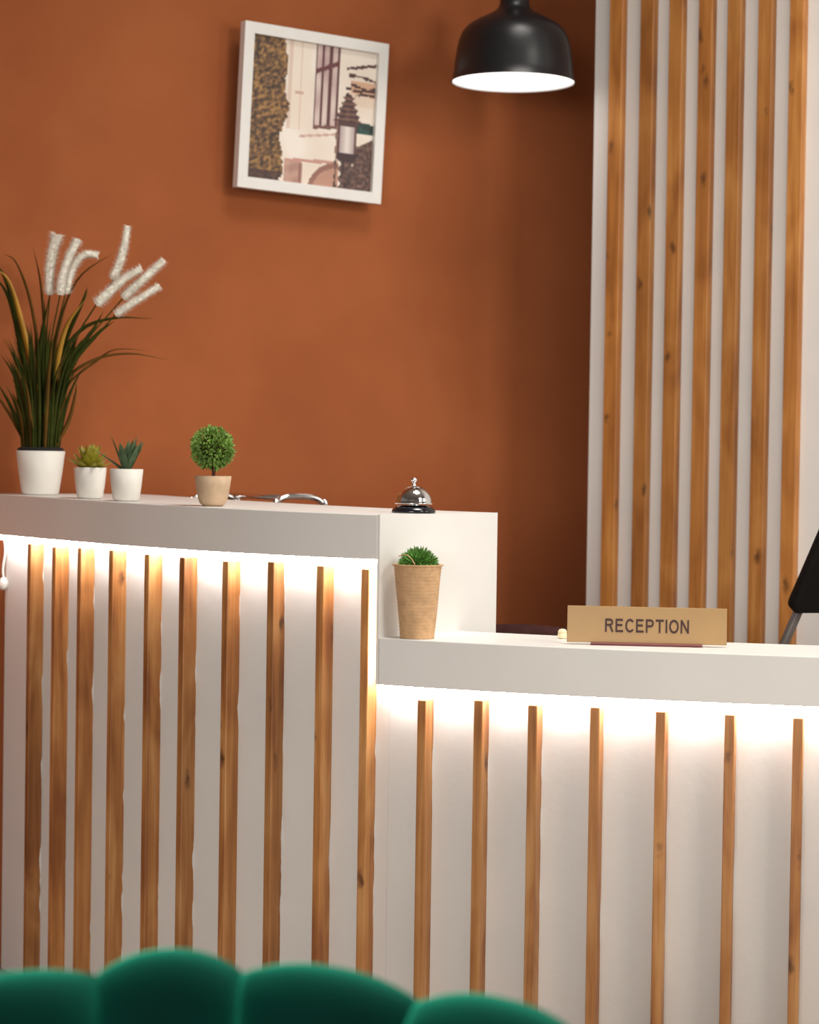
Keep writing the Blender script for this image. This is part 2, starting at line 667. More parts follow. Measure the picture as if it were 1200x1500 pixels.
# ------------------------------------------------------------------ picture on the terracotta wall
def build_picture():
    lean = math.radians(1.0)
    W_, H_ = 0.408, 0.402
    up = (WN * math.sin(lean) + Vector((0, 0, 1)) * math.cos(lean)).normalized()
    nn = WT.cross(up).normalized()          # out of the wall
    if nn.dot(WN) < 0:
        nn = -nn
    # centre of the frame's front face
    so = 0.064
    d = ray(461, 167)
    o_ = WO + WN * so
    k = (o_ - CP).dot(WN) / d.dot(WN)
    c = CP + d * k
    root = empty('framed_picture', c)
    ro = math.radians(1.9)                  # it hangs a little askew
    ax = WT * math.cos(ro) - up * math.sin(ro)
    ay = WT * math.sin(ro) + up * math.cos(ro)
    root.rotation_euler = Matrix((ax, ay, nn)).transposed().to_euler()
    tag(root, 'white framed street photograph hanging on the terracotta wall', 'picture')
    bw, dp = 0.027, 0.024
    for nm, sx in (('a', -1), ('b', 1)):
        x0, x1 = sorted((sx * W_ / 2, sx * (W_ / 2 - bw)))
        link('frame_rail', box_mesh('rail_v', x0, x1, -H_ / 2, H_ / 2, -dp, 0), M['frame_white'], root)
        y0, y1 = sorted((sx * H_ / 2, sx * (H_ / 2 - bw)))
        link('frame_rail', box_mesh('rail_h', -W_ / 2 + bw, W_ / 2 - bw, y0, y1, -dp, 0), M['frame_white'], root)
    link('backing', box_mesh('backing', -W_ / 2 + 0.01, W_ / 2 - 0.01, -H_ / 2 + 0.01, H_ / 2 - 0.01, -dp - 0.006, -dp + 0.002), M['soil'], root)
    # the print: a grid of small faces, each with its printed colour
    NX, NY = 104, 100
    w2, h2 = W_ / 2 - bw + 0.001, H_ / 2 - bw + 0.001
    v, f, cols = [], [], []
    for j in range(NY + 1):
        for i in range(NX + 1):
            v.append((-w2 + 2 * w2 * i / NX, h2 - 2 * h2 * j / NY, -0.012))

    def nz(x, y, s, seed=0.0):
        return mnoise.noise(Vector((x * s, y * s, seed)))

    def mixc(a_, b_, t):
        t = max(0, min(1, t))
        return tuple(a_[k] + (b_[k] - a_[k]) * t for k in range(3))

    def ink(u, w):
        cream, pale, rose = (232, 216, 200), (246, 236, 226), (206, 170, 158)
        col = mixc(cream, pale, 0.5 + nz(u, w, 4, 3))
        if 0.30 < u < 0.47 and w < 0.62:
            col = mixc(col, (240, 226, 210), 0.7)
            if u < 0.325 or abs(u - 0.40) < 0.008:
                col = mixc(col, rose, 0.45)
        if 0.36 < u < 0.42 and abs(w - 0.36) < 0.015:
            col = rose
        # tall window with bars
        if 0.505 < u < 0.70 and w < 0.60 - 0.10 * (u - 0.5):
            col = mixc((226, 208, 200), (190, 160, 156), 0.45 + nz(u, w, 6, 9))
            if min(abs(u - k) for k in (0.510, 0.565, 0.63, 0.692)) < 0.011:
                col = (96, 52, 54)
            if abs(w - (0.20 - 0.45 * (u - 0.5))) < 0.017:
                col = (104, 52, 56)
            if w > 0.575 - 0.10 * (u - 0.5):
                col = (120, 78, 70)
        if 0.40 < u < 0.72 and abs(w - (0.665 - 0.16 * (u - 0.4))) < 0.008:
            col = rose
        if 0.30 < u < 0.72 and abs(w - (0.835 - 0.06 * (u - 0.4))) < 0.012:
            col = (200, 150, 136)
        if 0.30 < u < 0.44 and w > 0.85:
            col = mixc((206, 168, 150), (170, 128, 116), nz(u, w, 14, 2) + 0.5)
            if abs(u - 0.42) < 0.01:
                col = (150, 104, 96)
        # arch
        r_ = math.hypot((u - 0.72) / 0.24, (w - 1.06) / 0.24)
        if u < 0.73 and r_ < 1.0:
            col = (190, 144, 124) if r_ < 0.84 else (150, 104, 92)
        # sky wedge and far roofs
        if u > 0.80 and 0.22 < w < 0.40:
            col = mixc(col, (206, 158, 126), 0.8 if w < 0.31 + 0.1 * (u - 0.8) else 0.2)
        # branches
        for k in range(5):
            yy = 0.14 + 0.05 * k + 0.10 * math.sin(5 * u + 1.7 * k) * (u - 0.75) * 2
            if u > 0.76 + 0.02 * k and abs(w - yy) < 0.010 + 0.008 * nz(u, w, 30, k):
                col = (84, 54, 50)
        # green roof and dark shrub by the lamp post
        if u > 0.87 and 0.51 < w < 0.59 and w > 0.51 + 0.25 * (0.93 - u) ** 2 * 10:
            col = mixc((44, 84, 72), (24, 44, 40), nz(u, w, 25, 4) + 0.5)
        if u > 0.86 + 0.05 * nz(u, w, 8, 1) and 0.62 + (1 - u) * 0.5 < w:
            col = mixc((74, 50, 46), (150, 116, 100), 0.25 + nz(u, w, 40, 6))
        # lantern
        cx = 0.79
        if 0.27 < w < 0.335 and abs(u - cx + 0.01) < 0.012 + 0.012 * math.sin(w * 120):
            col = (70, 42, 42)
        if 0.335 <= w < 0.52 and abs(u - cx) < 0.03 + 0.40 * (w - 0.335) + 0.012 * math.sin(w * 150):
            col = mixc((64, 38, 40), (128, 92, 80), 0.5 + 0.5 * math.sin(w * 170 + 6 * u) + nz(u, w, 30, 8) * 0.6)
        if 0.52 <= w < 0.555 and abs(u - cx) < 0.085:
            col = (84, 54, 54)
        if 0.555 <= w < 0.745 and abs(u - cx) < 0.075:
            col = mixc((236, 226, 220), (188, 170, 168), abs(u - cx) / 0.05)
            if abs(u - cx) > 0.058:
                col = (96, 66, 62)
        if 0.745 <= w < 0.80 and abs(u - cx) < 0.095 - 0.5 * (w - 0.745):
            col = (62, 40, 42)
        if w >= 0.80 and abs(u - cx - 0.005) < 0.055 + 0.012 * math.sin(w * 90):
            col = mixc((60, 40, 40), (140, 108, 92), 0.3 + nz(u, w, 36, 5))
        if abs(u - 0.705) < 0.008 + 0.008 * nz(u, w, 20, 3) and w > 0.52:
            col = (140, 104, 92) if w < 0.8 else (88, 66, 56)
        # ivy on the left
        edge = 0.27 + 0.05 * nz(0.3, w, 5, 7) + 0.02 * nz(u, w, 26, 2)
        if u < edge:
            t = 0.5 + 0.9 * nz(u * 1.2, w * 1.6 + u * 0.5, 24, 5) + 0.6 * nz(u, w, 52, 1) + 0.3 * nz(u, w, 5, 2)
            col = mixc((58, 38, 28), (170, 126, 72), t)
            if w > 0.93:
                col = mixc(col, (60, 36, 40), 0.7)
        return col

    for j in range(NY):
        for i in range(NX):
            a_ = j * (NX + 1) + i
            f.append((a_, a_ + NX + 1, a_ + NX + 2, a_ + 1))
            cols.append(srgb(*[max(0, min(255, c_)) for c_ in ink((i + 0.5) / NX, (j + 0.5) / NY)]))
    me = bpy.data.meshes.new('print')
    me.from_pydata(v, [], f)
    at = me.color_attributes.new('print', 'FLOAT_COLOR', 'CORNER')
    for pi, poly in enumerate(me.polygons):
        for li in poly.loop_indices:
            at.data[li].color = cols[pi]
    t = NT('printed_photo')
    ca_ = t.n('ShaderNodeAttribute', attribute_name='print')
    t.l(ca_.outputs['Color'], t.b.inputs['Base Color'])
    t.b.inputs['Roughness'].default_value = 0.5
    tag(link('print', me, t.m, root), 'sepia street photograph with ivy, barred window and lantern')


build_picture()


# ------------------------------------------------------------------ pendant lamp
def build_lamp():
    Y = 5.66
    k = Y / F_PX
    rim = at_depth(752, 121, Y)
    root = empty('pendant_lamp', rim)
    tag(root, 'black bell shaped pendant lamp, lit, hanging over the reception counter', 'lamp')
    # (radius px, height px above the rim)
    pr = [(91, 0), (88.5, 6), (87, 14), (85.5, 30), (83, 48), (80, 62), (75, 73), (67, 82), (56, 89), (42, 96), (30, 102), (24, 107), (21.5, 113), (21, 124), (20.5, 150), (17, 156)]
    outer = [(r * k, z * k) for r, z in pr]
    th = 0.003
    inner = [(max(0.004, r - th), z - (th if z > 0.03 else 0)) for r, z in outer[:-5]]
    me = lathe('shade', outer, 64)
    bm = bmesh.new()
    bm.from_mesh(me)
    bot = [f_ for f_ in bm.faces if len(f_.verts) > 10 and f_.calc_center_median().z < 0.001]
    bmesh.ops.delete(bm, geom=bot, context='FACES')
    bm.to_mesh(me)
    bm.free()
    link('shade', me, M['black_metal'], root, smooth=True)
    me = lathe('lining', inner, 64)
    bm = bmesh.new()
    bm.from_mesh(me)
    bot = [f_ for f_ in bm.faces if len(f_.verts) > 10 and f_.calc_center_median().z < 0.001]
    bmesh.ops.delete(bm, geom=bot, context='FACES')
    bm.to_mesh(me)
    bm.free()
    tag(link('lining', me, M['lamp_in'], root, smooth=True), 'white inside of the lamp shade')
    rd = 88.5 * k - th
    tag(link('diffuser', lathe('diffuser', [(0.0, 0.002), (rd * 0.6, 0.0025), (rd, 0.004), (rd, 0.008), (0.0, 0.009)], 48), M['bulb'], root, smooth=True), 'glowing white diffuser in the lamp opening')
    zc_ = outer[-1][1]
    link('cord', tube('cord', [(0, 0, zc_ - 0.01), (0, 0, 0.5), (0, 0, CEIL - rim.z - 0.02)], 0.0035, 8), M['black_gloss'], root, smooth=True)
    link('ceiling_rose', lathe('rose', [(0.055, CEIL - rim.z - 0.03), (0.055, CEIL - rim.z - 0.002)], 32), M['black_metal'], root)


build_lamp()


# ------------------------------------------------------------------ things on the tall counter
def spot_tall(px, d):
    s_ = find_s(px, 720, d, SL, 0)
    p = off(s_, d)
    return Vector((p.x, p.y, top_z(s_) + 0.0005))


def pot_profile(rb, rt, h, wall=0.004, rnd=0.004):
    return [(rb - rnd, 0), (rb, rnd), (rb + (rt - rb) * 0.5, h * 0.5), (rt - 0.0008, h - 0.001), (rt - 0.002, h), (rt - wall, h - 0.001), (rt - wall - 0.0005, h * 0.86)]


def leaf_mesh(name, L, W, thick, bend=0.0, seg=5):
    """fleshy pointed leaf along +Z, curving towards -Y"""
    v, f = [], []
    for i in range(seg + 1):
        t = i / seg
        w = W * (math.sin(math.pi * min(1, 0.18 + 0.82 * t)) ** 0.8) + 0.0003
        z = L * t
        y = -bend * t * t
        v += [(-w, y, z), (0, y + thick * (1 - t) + 0.0004, z), (w, y, z), (0, y - thick * 0.5 * (1 - t) - 0.0004, z)]
    for i in range(seg):
        for k in range(4):
            f.append((i * 4 + k, i * 4 + (k + 1) % 4, i * 4 + 4 + (k + 1) % 4, i * 4 + 4 + k))
    f += [(0, 1, 2, 3), (seg * 4 + 3, seg * 4 + 2, seg * 4 + 1, seg * 4)]
    return mesh(name, v, f)


def blade_mesh(name, pts, w):
    """grass blade: a folded tapering strip along a path, with real thickness"""
    n = len(pts)
    v, f = [], []
    side0 = None
    for i, p in enumerate(pts):
        t = (pts[min(i + 1, n - 1)] - pts[max(i - 1, 0)]).normalized()
        sd = t.cross(Vector((0.25, 1.0, 0.1)))
        if sd.length < 0.05:
            sd = Vector((1, 0, 0))
        sd.normalize()
        if side0 is not None and sd.dot(side0) < 0:
            sd = -sd
        side0 = sd
        nn = sd.cross(t)
        u = i / (n - 1)
        ww = w * min(1, 0.55 + u * 1.6) * max(0.04, (1 - u ** 2.2))
        v += [p - sd * ww, p + nn * ww * 0.35, p + sd * ww, p - nn * 0.0004 + nn * ww * 0.2]
    for i in range(n - 1):
        for k in range(4):
            f.append((i * 4 + k, i * 4 + (k + 1) % 4, i * 4 + 4 + (k + 1) % 4, i * 4 + 4 + k))
    return mesh(name, v, f)


def plume_mesh(name, path, w0, w1):
    """foxtail seed head: ringed core with short bristles"""
    n = len(path)
    me = tube(name, path, lambda t: (w0 + (w1 - w0) * t) * 0.60 * (0.75 if t < 0.03 else 1), 10)
    v = [vv.co.copy() for vv in me.vertices]
    f = [tuple(p.vertices) for p in me.polygons]
    L = sum((b_ - a_).length for a_, b_ in zip(path, path[1:]))
    cnt = int(L / 0.00009)
    for k in range(cnt):
        t = random.random()
        i = min(int(t * (n - 1)), n - 2)
        p = path[i].lerp(path[i + 1], t * (n - 1) - i)
        d = (path[i + 1] - path[i]).normalized()
        r = Vector((random.uniform(-1, 1), random.uniform(-1, 1), random.uniform(-1, 1)))
        r = (r - d * r.dot(d))
        if r.length < 0.1:
            continue
        r.normalize()
        rad = (w0 + (w1 - w0) * t) * random.uniform(0.8, 1.5)
        sd = d.cross(r) * 0.0012
        a0 = p + r * rad * 0.45
        tip = p + r * rad + d * rad * 0.25
        b0 = len(v)
        v += [a0 - sd, a0 + sd, tip]
        f.append((b0, b0 + 1, b0 + 2))
    out = bpy.data.meshes.new(name)
    out.from_pydata([tuple(p) for p in v], [], f)
    out.update()
    return out


def build_grass_plant():
    base = spot_tall(59, 0.075)
    root = empty('potted_grass', base)
    tag(root, 'tall ornamental grass with cream plumes in a white pot', 'plant')
    h = 0.099
    pot = link('pot', lathe('pot', pot_profile(0.042, 0.056, h), 48), M['pot_white'], root, smooth=True)
    link('soil', lathe('soil', [(0.050, h - 0.006), (0.0525, h + 0.004), (0.047, h + 0.008)], 32), M['soil'], root)
    Y = base.y

    def px(x, y, dy=0.0):
        return at_depth(x, y, Y + dy) - base

    def blade(path, w, mat):
        link('blade', blade_mesh('blade', path, w), M[mat], root, smooth=True)

    k = Y / F_PX
    named = [
        ([(56, 640), (50, 560), (33, 478), (14, 414), (-8, 392)], 5.5, 'blade_yellow', -0.02),
        ([(54, 640), (46, 550), (26, 470), (6, 405), (-14, 380)], 5, 'blade', -0.01),
        ([(60, 640), (56, 520), (44, 440), (24, 385), (6, 372)], 3, 'blade_brown', 0.01),
        ([(50, 640), (36, 540), (14, 440), (-10, 402)], 5, 'blade', 0.0),
        ([(66, 640), (78, 560), (96, 482), (124, 440)], 6, 'blade_yellow', -0.03),
        ([(68, 640), (84, 540), (118, 484), (168, 466), (224, 467)], 3.6, 'blade', 0.0),
        ([(72, 640), (92, 565), (136, 528), (190, 518), (246, 527)], 2.8, 'blade_brown', 0.02),
        ([(72, 640), (96, 570), (140, 530), (170, 512), (222, 514)], 2.0, 'blade_brown', 0.03),
        ([(66, 640), (82, 500), (112, 412), (166, 370)], 2.8, 'blade_brown', 0.03),
        ([(84, 645), (100, 618), (110, 580), (112, 560)], 3.5, 'blade_brown', -0.01),
        ([(36, 645), (18, 600), (-4, 560)], 4, 'blade', 0.02),
        ([(38, 648), (22, 620), (2, 588), (-8, 575)], 3.2, 'blade_brown', 0.02),
        ([(45, 645), (32, 580), (18, 545), (2, 520)], 3.2, 'blade', 0.03),
        ([(62, 640), (66, 520), (60, 420), (48, 360)], 3, 'blade_brown', 0.02),
        ([(70, 640), (90, 520), (122, 440), (128, 420)], 4, 'blade', 0.02),
        ([(72, 640), (96, 540), (132, 490), (152, 455)], 5, 'blade', -0.01),
        ([(72, 640), (98, 548), (140, 492), (168, 470)], 5, 'blade', -0.02),
        ([(64, 640), (62, 540), (66, 440)], 6, 'blade', -0.01),
        ([(60, 640), (58, 520), (72, 434)], 5, 'blade', -0.02),
    ]
    for pl, w, mat, dy in named:
        nn = len(pl)
        path = [px(x, y, dy * i / (nn - 1)) for i, (x, y) in enumerate(pl)]
        path[0] = Vector((path[0].x * 0.75, path[0].y * 0.6 + random.uniform(-0.02, 0.02), h))
        blade(smooth_path(path, 5), w * k, mat)
    for i in range(190):
        az = random.uniform(0, 2 * math.pi)
        r0 = 0.040 * math.sqrt(random.random())
        H = random.uniform(0.13, 0.31)
        lean = random.uniform(0.06, 0.30) * H
        st = Vector((r0 * math.cos(az), r0 * math.sin(az), h))
        dv = Vector((math.cos(az), math.sin(az) * 0.8, 0))
        path = [st + dv * (lean * (t * 0.25 + t ** 2.4 * 0.75)) + Vector((0, 0, H * (t - 0.06 * t ** 4))) for t in [j / 8 for j in range(9)]]
        blade(path, random.uniform(0.0040, 0.0072), random.choice(('blade', 'blade', 'blade', 'blade', 'blade', 'blade_brown')))
    plumes = [
        ([(73, 432), (73, 400), (77, 370), (84, 344)], 8, 10.5, -0.015),
        ([(88, 432), (92, 405), (101, 377), (114, 351)], 8, 7.5, -0.03),
        ([(96, 430), (103, 402), (113, 382), (127, 372), (143, 374)], 8, 5.5, -0.01),
        ([(166, 410), (177, 380), (183, 355), (187, 331)], 9, 5.5, 0.0),
        ([(141, 446), (163, 425), (184, 407), (207, 393)], 9.5, 6, -0.02),
        ([(180, 437), (198, 420), (219, 401), (240, 381)], 9, 6.5, -0.01),
        ([(169, 461), (188, 448), (210, 434), (234, 419)], 7, 6, -0.03),
    ]
    for pl, w0, w1, dy in plumes:
        path = smooth_path([px(x, y, dy) for x, y in pl], 12)
        link('plume', plume_mesh('plume', path, w0 * k * 1.12, w1 * k * 1.12), M['plume'], root)
        st = path[0]
        sp = smooth_path([Vector((st.x * 0.12, st.y * 0.3, h)), Vector((st.x * 0.35, st.y * 0.6, h + (st.z - h) * 0.55)), st, path[2]], 6)
        link('stem', tube('stem', sp, 0.0016, 6), M['blade'], root, smooth=True)


def build_succulent(px_, d, name, label, mat, kind):
    base = spot_tall(px_, d)
    root = empty(name, base)
    tag(root, label, 'plant')
    h = 0.067
    link('pot', lathe('pot', pot_profile(0.028, 0.036, h, 0.003), 40), M['pot_white'], root, smooth=True)
    link('soil', lathe('soil', [(0.030, h - 0.008), (0.0315, h - 0.004), (0.02, h - 0.001)], 24), M['soil'], root)
    if kind == 'rosette':
        lm = leaf_mesh('leaf', 0.046, 0.0095, 0.006, -0.010)
        for ring, (n, tilt, z, sc) in enumerate(((10, 80, 0.0, 1.0), (9, 60, 0.006, 1.0), (8, 42, 0.012, 0.92), (6, 24, 0.016, 0.8), (3, 8, 0.018, 0.7))):
            for i in range(n):
                a_ = 2 * math.pi * (i + 0.5 * ring) / n + random.uniform(-0.15, 0.15)
                o = link('leaf', lm, M[mat], root, (0.005 * math.cos(a_), 0.005 * math.sin(a_), h + z - 0.004))
                o.rotation_euler = (Matrix.Rotation(a_ + math.pi / 2, 4, 'Z') @ Matrix.Rotation(math.radians(tilt + random.uniform(-8, 8)), 4, 'X')).to_euler()
                o.scale = (sc, sc, sc * random.uniform(0.85, 1.1))
    else:
        lm = leaf_mesh('leaf', 0.076, 0.0085, 0.004, 0.004)
        dirs = [(-100, 32, 0.95), (178, 52, 1.0), (200, 18, 1.05)]
        for i in range(24):
            dirs.append((random.uniform(-75, 110), random.uniform(4, 28), random.uniform(0.7, 1.0)))
        for az, tilt, sc in dirs:
            a_ = math.radians(az)
            o = link('leaf', lm, M[mat], root, (0.006 * math.cos(a_), 0.006 * math.sin(a_), h - 0.004))
            o.rotation_euler = (Matrix.Rotation(a_ + math.pi / 2, 4, 'Z') @ Matrix.Rotation(math.radians(tilt), 4, 'X')).to_euler()
            o.scale = (1, 1, sc)


def build_topiary():
    base = spot_tall(312, 0.05)
    root = empty('topiary_tree', base)
    tag(root, 'small round topiary tree in a beige stone pot', 'plant')
    h = 0.060
    link('pot', lathe('pot', [(0.019, 0), (0.026, 0.006), (0.031, 0.02), (0.0345, 0.042), (0.0365, h - 0.001), (0.0345, h), (0.0325, h - 0.008)], 40), M['concrete'], root, smooth=True)
    link('soil', lathe('soil', [(0.030, h - 0.014), (0.0325, h - 0.008), (0.02, h - 0.005)], 24), M['soil'], root)
    link('trunk', tube('trunk', smooth_path([(0, 0, h - 0.01), (0.001, 0, h + 0.012), (-0.002, 0, h + 0.04)], 4), 0.0035, 8), M['bark'], root, smooth=True)
    c = Vector((-0.002, 0, 0.115))
    R = 0.041
    v, f = [], []
    for i in range(1500):
        d = Vector((random.gauss(0, 1), random.gauss(0, 1), random.gauss(0, 1))).normalized()
        p = c + d * R * random.uniform(0.72, 0.98)
        t = (d + Vector((random.uniform(-1, 1), random.uniform(-1, 1), random.uniform(-1, 1))) * 0.9).normalized()
        sd = t.cross(Vector((random.uniform(-1, 1), random.uniform(-1, 1), random.uniform(-1, 1)))).normalized()
        L, w = random.uniform(0.007, 0.012), random.uniform(0.0018, 0.0028)
        b0 = len(v)
        nn = sd.cross(t) * 0.0012
        v += [p, p + t * L * 0.5 - sd * w + nn, p + t * L, p + t * L * 0.5 + sd * w + nn]
        f += [(b0, b0 + 1, b0 + 2), (b0, b0 + 2, b0 + 3)]
    me = bpy.data.meshes.new('leaf_ball')
    me.from_pydata([tuple(p) for p in v], [], f)
    o = link('foliage', me, M['topiary'], root)
    o['kind'] = 'stuff'
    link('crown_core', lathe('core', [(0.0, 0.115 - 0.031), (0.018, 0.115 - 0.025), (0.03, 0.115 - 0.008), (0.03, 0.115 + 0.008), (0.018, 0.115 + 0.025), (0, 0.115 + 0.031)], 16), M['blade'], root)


def build_bell():
    p = at_depth(606, 750, 4.36)
    base = Vector((p.x, p.y, ZT + 0.0005))
    root = empty('service_bell', base)
    tag(root, 'chrome service bell on a black base, on the tall counter', 'bell')
    tag(link('base', lathe('base', [(0.041, 0), (0.0425, 0.002), (0.041, 0.006), (0.036, 0.011), (0.026, 0.0145)], 48), M['black_gloss'], root, smooth=True), 'glossy black base')
    pr = []
    for i in range(13):
        t = i / 12 * math.pi / 2
        pr.append((0.0345 * math.cos(t) + 0.0002, 0.020 + 0.032 * math.sin(t)))
    link('dome', lathe('dome', [(0.032, 0.0165), (0.0355, 0.017), (0.0362, 0.019)] + pr, 48), M['chrome'], root, smooth=True)
    link('post', lathe('post', [(0.010, 0.012), (0.010, 0.022)], 16), M['chrome'], root)
    link('plunger', lathe('plunger', [(0.0035, 0.050), (0.0045, 0.053), (0.003, 0.055), (0.003, 0.059), (0.0058, 0.061), (0.0062, 0.064), (0.004, 0.067), (0.0, 0.068)], 20), M['chrome'], root, smooth=True)


build_grass_plant()
build_succulent(132, 0.06, 'potted_succulent', 'lime green rosette succulent in a small white pot', 'succ_lime', 'rosette')
build_succulent(185, 0.055, 'potted_succulent', 'blue green spiky succulent in a small white pot', 'succ_blue', 'spiky')
build_topiary()
build_bell()


# ------------------------------------------------------------------ things on the low counter
def build_jute_plant():
    p = at_depth(611, 934, 4.203)
    base = Vector((p.x, p.y, ZL + 0.0005))
    root = empty('potted_plant', base)
    tag(root, 'green grassy plant in a jute wrapped pot on the low counter', 'plant')
    h = 0.133
    prof = []
    N = 60
    for i in range(N + 1):
        t = i / N
        prof.append((0.0315 + 0.0125 * t + 0.0005 * math.sin(i * 2.2), h * t))
    prof += [(0.0465, h + 0.0005), (0.0468, h + 0.003), (0.043, h + 0.003), (0.0415, h - 0.006)]
    link('pot', lathe('pot', prof, 48, lambda a_, z, i: 0.0005 * math.sin(3 * a_ + 40 * z) + (0.0012 * math.sin(13 * a_) * math.sin(5 * a_ + 1) if z > h - 0.002 else 0)), M['jute'], root, smooth=True)
    # loose fibres around the rim
    v, f = [], []
    for i in range(110):
        a_ = random.uniform(0, 2 * math.pi)
        p0 = Vector((0.0455 * math.cos(a_), 0.0455 * math.sin(a_), h + random.uniform(-0.003, 0.003)))
        d = Vector((math.cos(a_) * random.uniform(0.2, 1), math.sin(a_) * random.uniform(0.2, 1), random.uniform(-0.7, 0.9))) * random.uniform(0.003, 0.007)
        tg = Vector((-math.sin(a_), math.cos(a_), 0)) * 0.0005
        b0 = len(v)
        v += [p0 - tg, p0 + tg, p0 + d + tg * random.uniform(-6, 6)]
        f.append((b0, b0 + 1, b0 + 2))
    me = bpy.data.meshes.new('fibres')
    me.from_pydata([tuple(x) for x in v], [], f)
    link('frayed_rim', me, M['jute'], root)['kind'] = 'stuff'
    link('soil', lathe('soil', [(0.039, h - 0.012), (0.0415, h - 0.006), (0.03, h + 0.002)], 24), M['soil'], root)
    v, f = [], []
    c = Vector((0, 0, h - 0.004))
    for i in range(2600):
        d = Vector((random.gauss(0, 1), random.gauss(0, 1), abs(random.gauss(0, 1)))).normalized()
        p0 = c + Vector((d.x * 0.036, d.y * 0.036, d.z * 0.036)) * random.uniform(0.5, 0.92)
        t = (d + Vector((random.uniform(-1, 1), random.uniform(-1, 1), random.uniform(-0.3, 0.7))) * 0.7).normalized()
        sd = t.cross(Vector((random.uniform(-1, 1), random.uniform(-1, 1), random.uniform(-1, 1)))).normalized() * random.uniform(0.0006, 0.0010)
        L = random.uniform(0.007, 0.012)
        b0 = len(v)
        v += [p0 - sd, p0 + sd, p0 + t * L * 0.6 + sd + Vector((0, 0, -0.001)), p0 + t * L, p0 + t * L * 0.6 - sd]
        f.append((b0, b0 + 1, b0 + 2, b0 + 3, b0 + 4))
    me = bpy.data.meshes.new('grass_tuft')
    me.from_pydata([tuple(x) for x in v], [], f)
    link('foliage', me, M['grass'], root)['kind'] = 'stuff'
    # a dry straw hanging over the rim
    link('straw', tube('straw', smooth_path([(-0.036, -0.012, h + 0.018), (-0.022, -0.03, h + 0.021), (-0.012, -0.040, h + 0.014), (-0.006, -0.044, h + 0.004)], 5), 0.0010, 6), M['jute'], root, smooth=True)


def build_sign():
    p = at_depth(947, 949, 4.10)
    base = Vector((p.x, p.y, ZL + 0.0005))
    root = empty('reception_sign', base, math.radians(-6))
    tag(root, 'gold nameplate sign reading RECEPTION on the low counter', 'sign')
    w, h, lean = 0.2865, 0.066, math.radians(10)
    k = 0.004
    plate = link('plate', box_mesh('plate', -w / 2, w / 2, -0.002, 0.002, 0, h, 0.0012, 2), M['brass'], root, (0, 0, k), (-lean, 0, 0))
    # block capitals drawn as strokes (cap height 1, stroke 0.17)
    def arc(cx, cy, rx, ry, a0, a1, n=14):
        return [(cx + rx * math.cos(math.radians(a0 + (a1 - a0) * i / n)), cy + ry * math.sin(math.radians(a0 + (a1 - a0) * i / n))) for i in range(n + 1)]
    hs = 0.085
    glyph = {
        'R': (0.82, [[(hs, 0), (hs, 1)], [(hs, 1 - hs), (0.42, 1 - hs)] + arc(0.46, 0.725, 0.225, 0.19, 90, -90) + [(hs, 0.535 - 0.01)], [(0.40, 0.52), (0.52, 0.40), (0.74, 0)]]),
        'E': (0.76, [[(hs, 0), (hs, 1)], [(hs, 1 - hs), (0.70, 1 - hs)], [(hs, 0.53), (0.65, 0.53)], [(hs, hs), (0.73, hs)]]),
        'C': (0.84, [arc(0.44, 0.5, 0.36, 0.43, 38, 322, 26)]),
        'P': (0.76, [[(hs, 0), (hs, 1)], [(hs, 1 - hs), (0.42, 1 - hs)] + arc(0.44, 0.70, 0.235, 0.215, 90, -90) + [(hs, 0.485)]]),
        'T': (0.76, [[(0.38, 0), (0.38, 1)], [(0.0, 1 - hs), (0.76, 1 - hs)]]),
        'I': (0.18, [[(hs, 0), (hs, 1)]]),
        'O': (0.90, [arc(0.45, 0.5, 0.375, 0.43, 0, 360, 32)]),
        'N': (0.80, [[(hs, 0), (hs, 1)], [(0.715, 0), (0.715, 1)], [(hs, 0.97), (0.715, 0.03)]]),
    }
    v, f = [], []
    x0 = 0.0
    layer = 0
    for ch in 'RECEPTION':
        wd, strokes = glyph[ch]
        for st_ in strokes:
            layer += 1
            zz = 0.0004 + 0.00001 * (layer % 7)
            n = len(st_)
            b0 = len(v)
            for i_, (x_, y_) in enumerate(st_):
                ax, ay = st_[max(i_ - 1, 0)]
                bx, by = st_[min(i_ + 1, n - 1)]
                if n > 20 and ch == 'O' and i_ in (0, n - 1):
                    ax, ay = st_[n - 2]
                    bx, by = st_[1]
                tx, ty = bx - ax, by - ay
                ll = math.hypot(tx, ty)
                v += [(x0 + x_ - ty / ll * hs, y_ + tx / ll * hs, zz), (x0 + x_ + ty / ll * hs, y_ - tx / ll * hs, zz)]
            for i_ in range(n - 1):
                f.append((b0 + 2 * i_, b0 + 2 * i_ + 1, b0 + 2 * i_ + 3, b0 + 2 * i_ + 2))
        x0 += wd + 0.17
    tw = x0 - 0.17
    kx, ky = 0.1505 / tw, 0.0245
    me = mesh('lettering', [((x_ - tw / 2) * kx, (y_ - 0.5) * ky, z_) for x_, y_, z_ in v], f)
    t = link('lettering', me, M['ink'], plate, (0.0005, -0.0023, h * 0.475), (math.radians(90), 0, 0))
    tag(t, 'dark brown letters RECEPTION')
    link('stand', box_mesh('stand', -0.10, 0.10, -0.010, 0.028, 0, 0.0045, 0.001, 1), M['maroon'], root)


def build_jar():
    p = at_depth(824, 930, 4.24)
    base = Vector((p.x, p.y, ZL + 0.0005))
    root = empty('cap_jar', base)
    tag(root, 'tiny cream round jar beside the gold sign', 'jar')
    link('body', lathe('body', [(0.006, 0), (0.0085, 0.002), (0.009, 0.007), (0.0078, 0.011)], 20), M['cream'], root, smooth=True)
    link('lid', lathe('lid', [(0.0082, 0.011), (0.0085, 0.013), (0.006, 0.017), (0.0, 0.0185)], 20), M['cream'], root, smooth=True)


build_jute_plant()
build_sign()
build_jar()


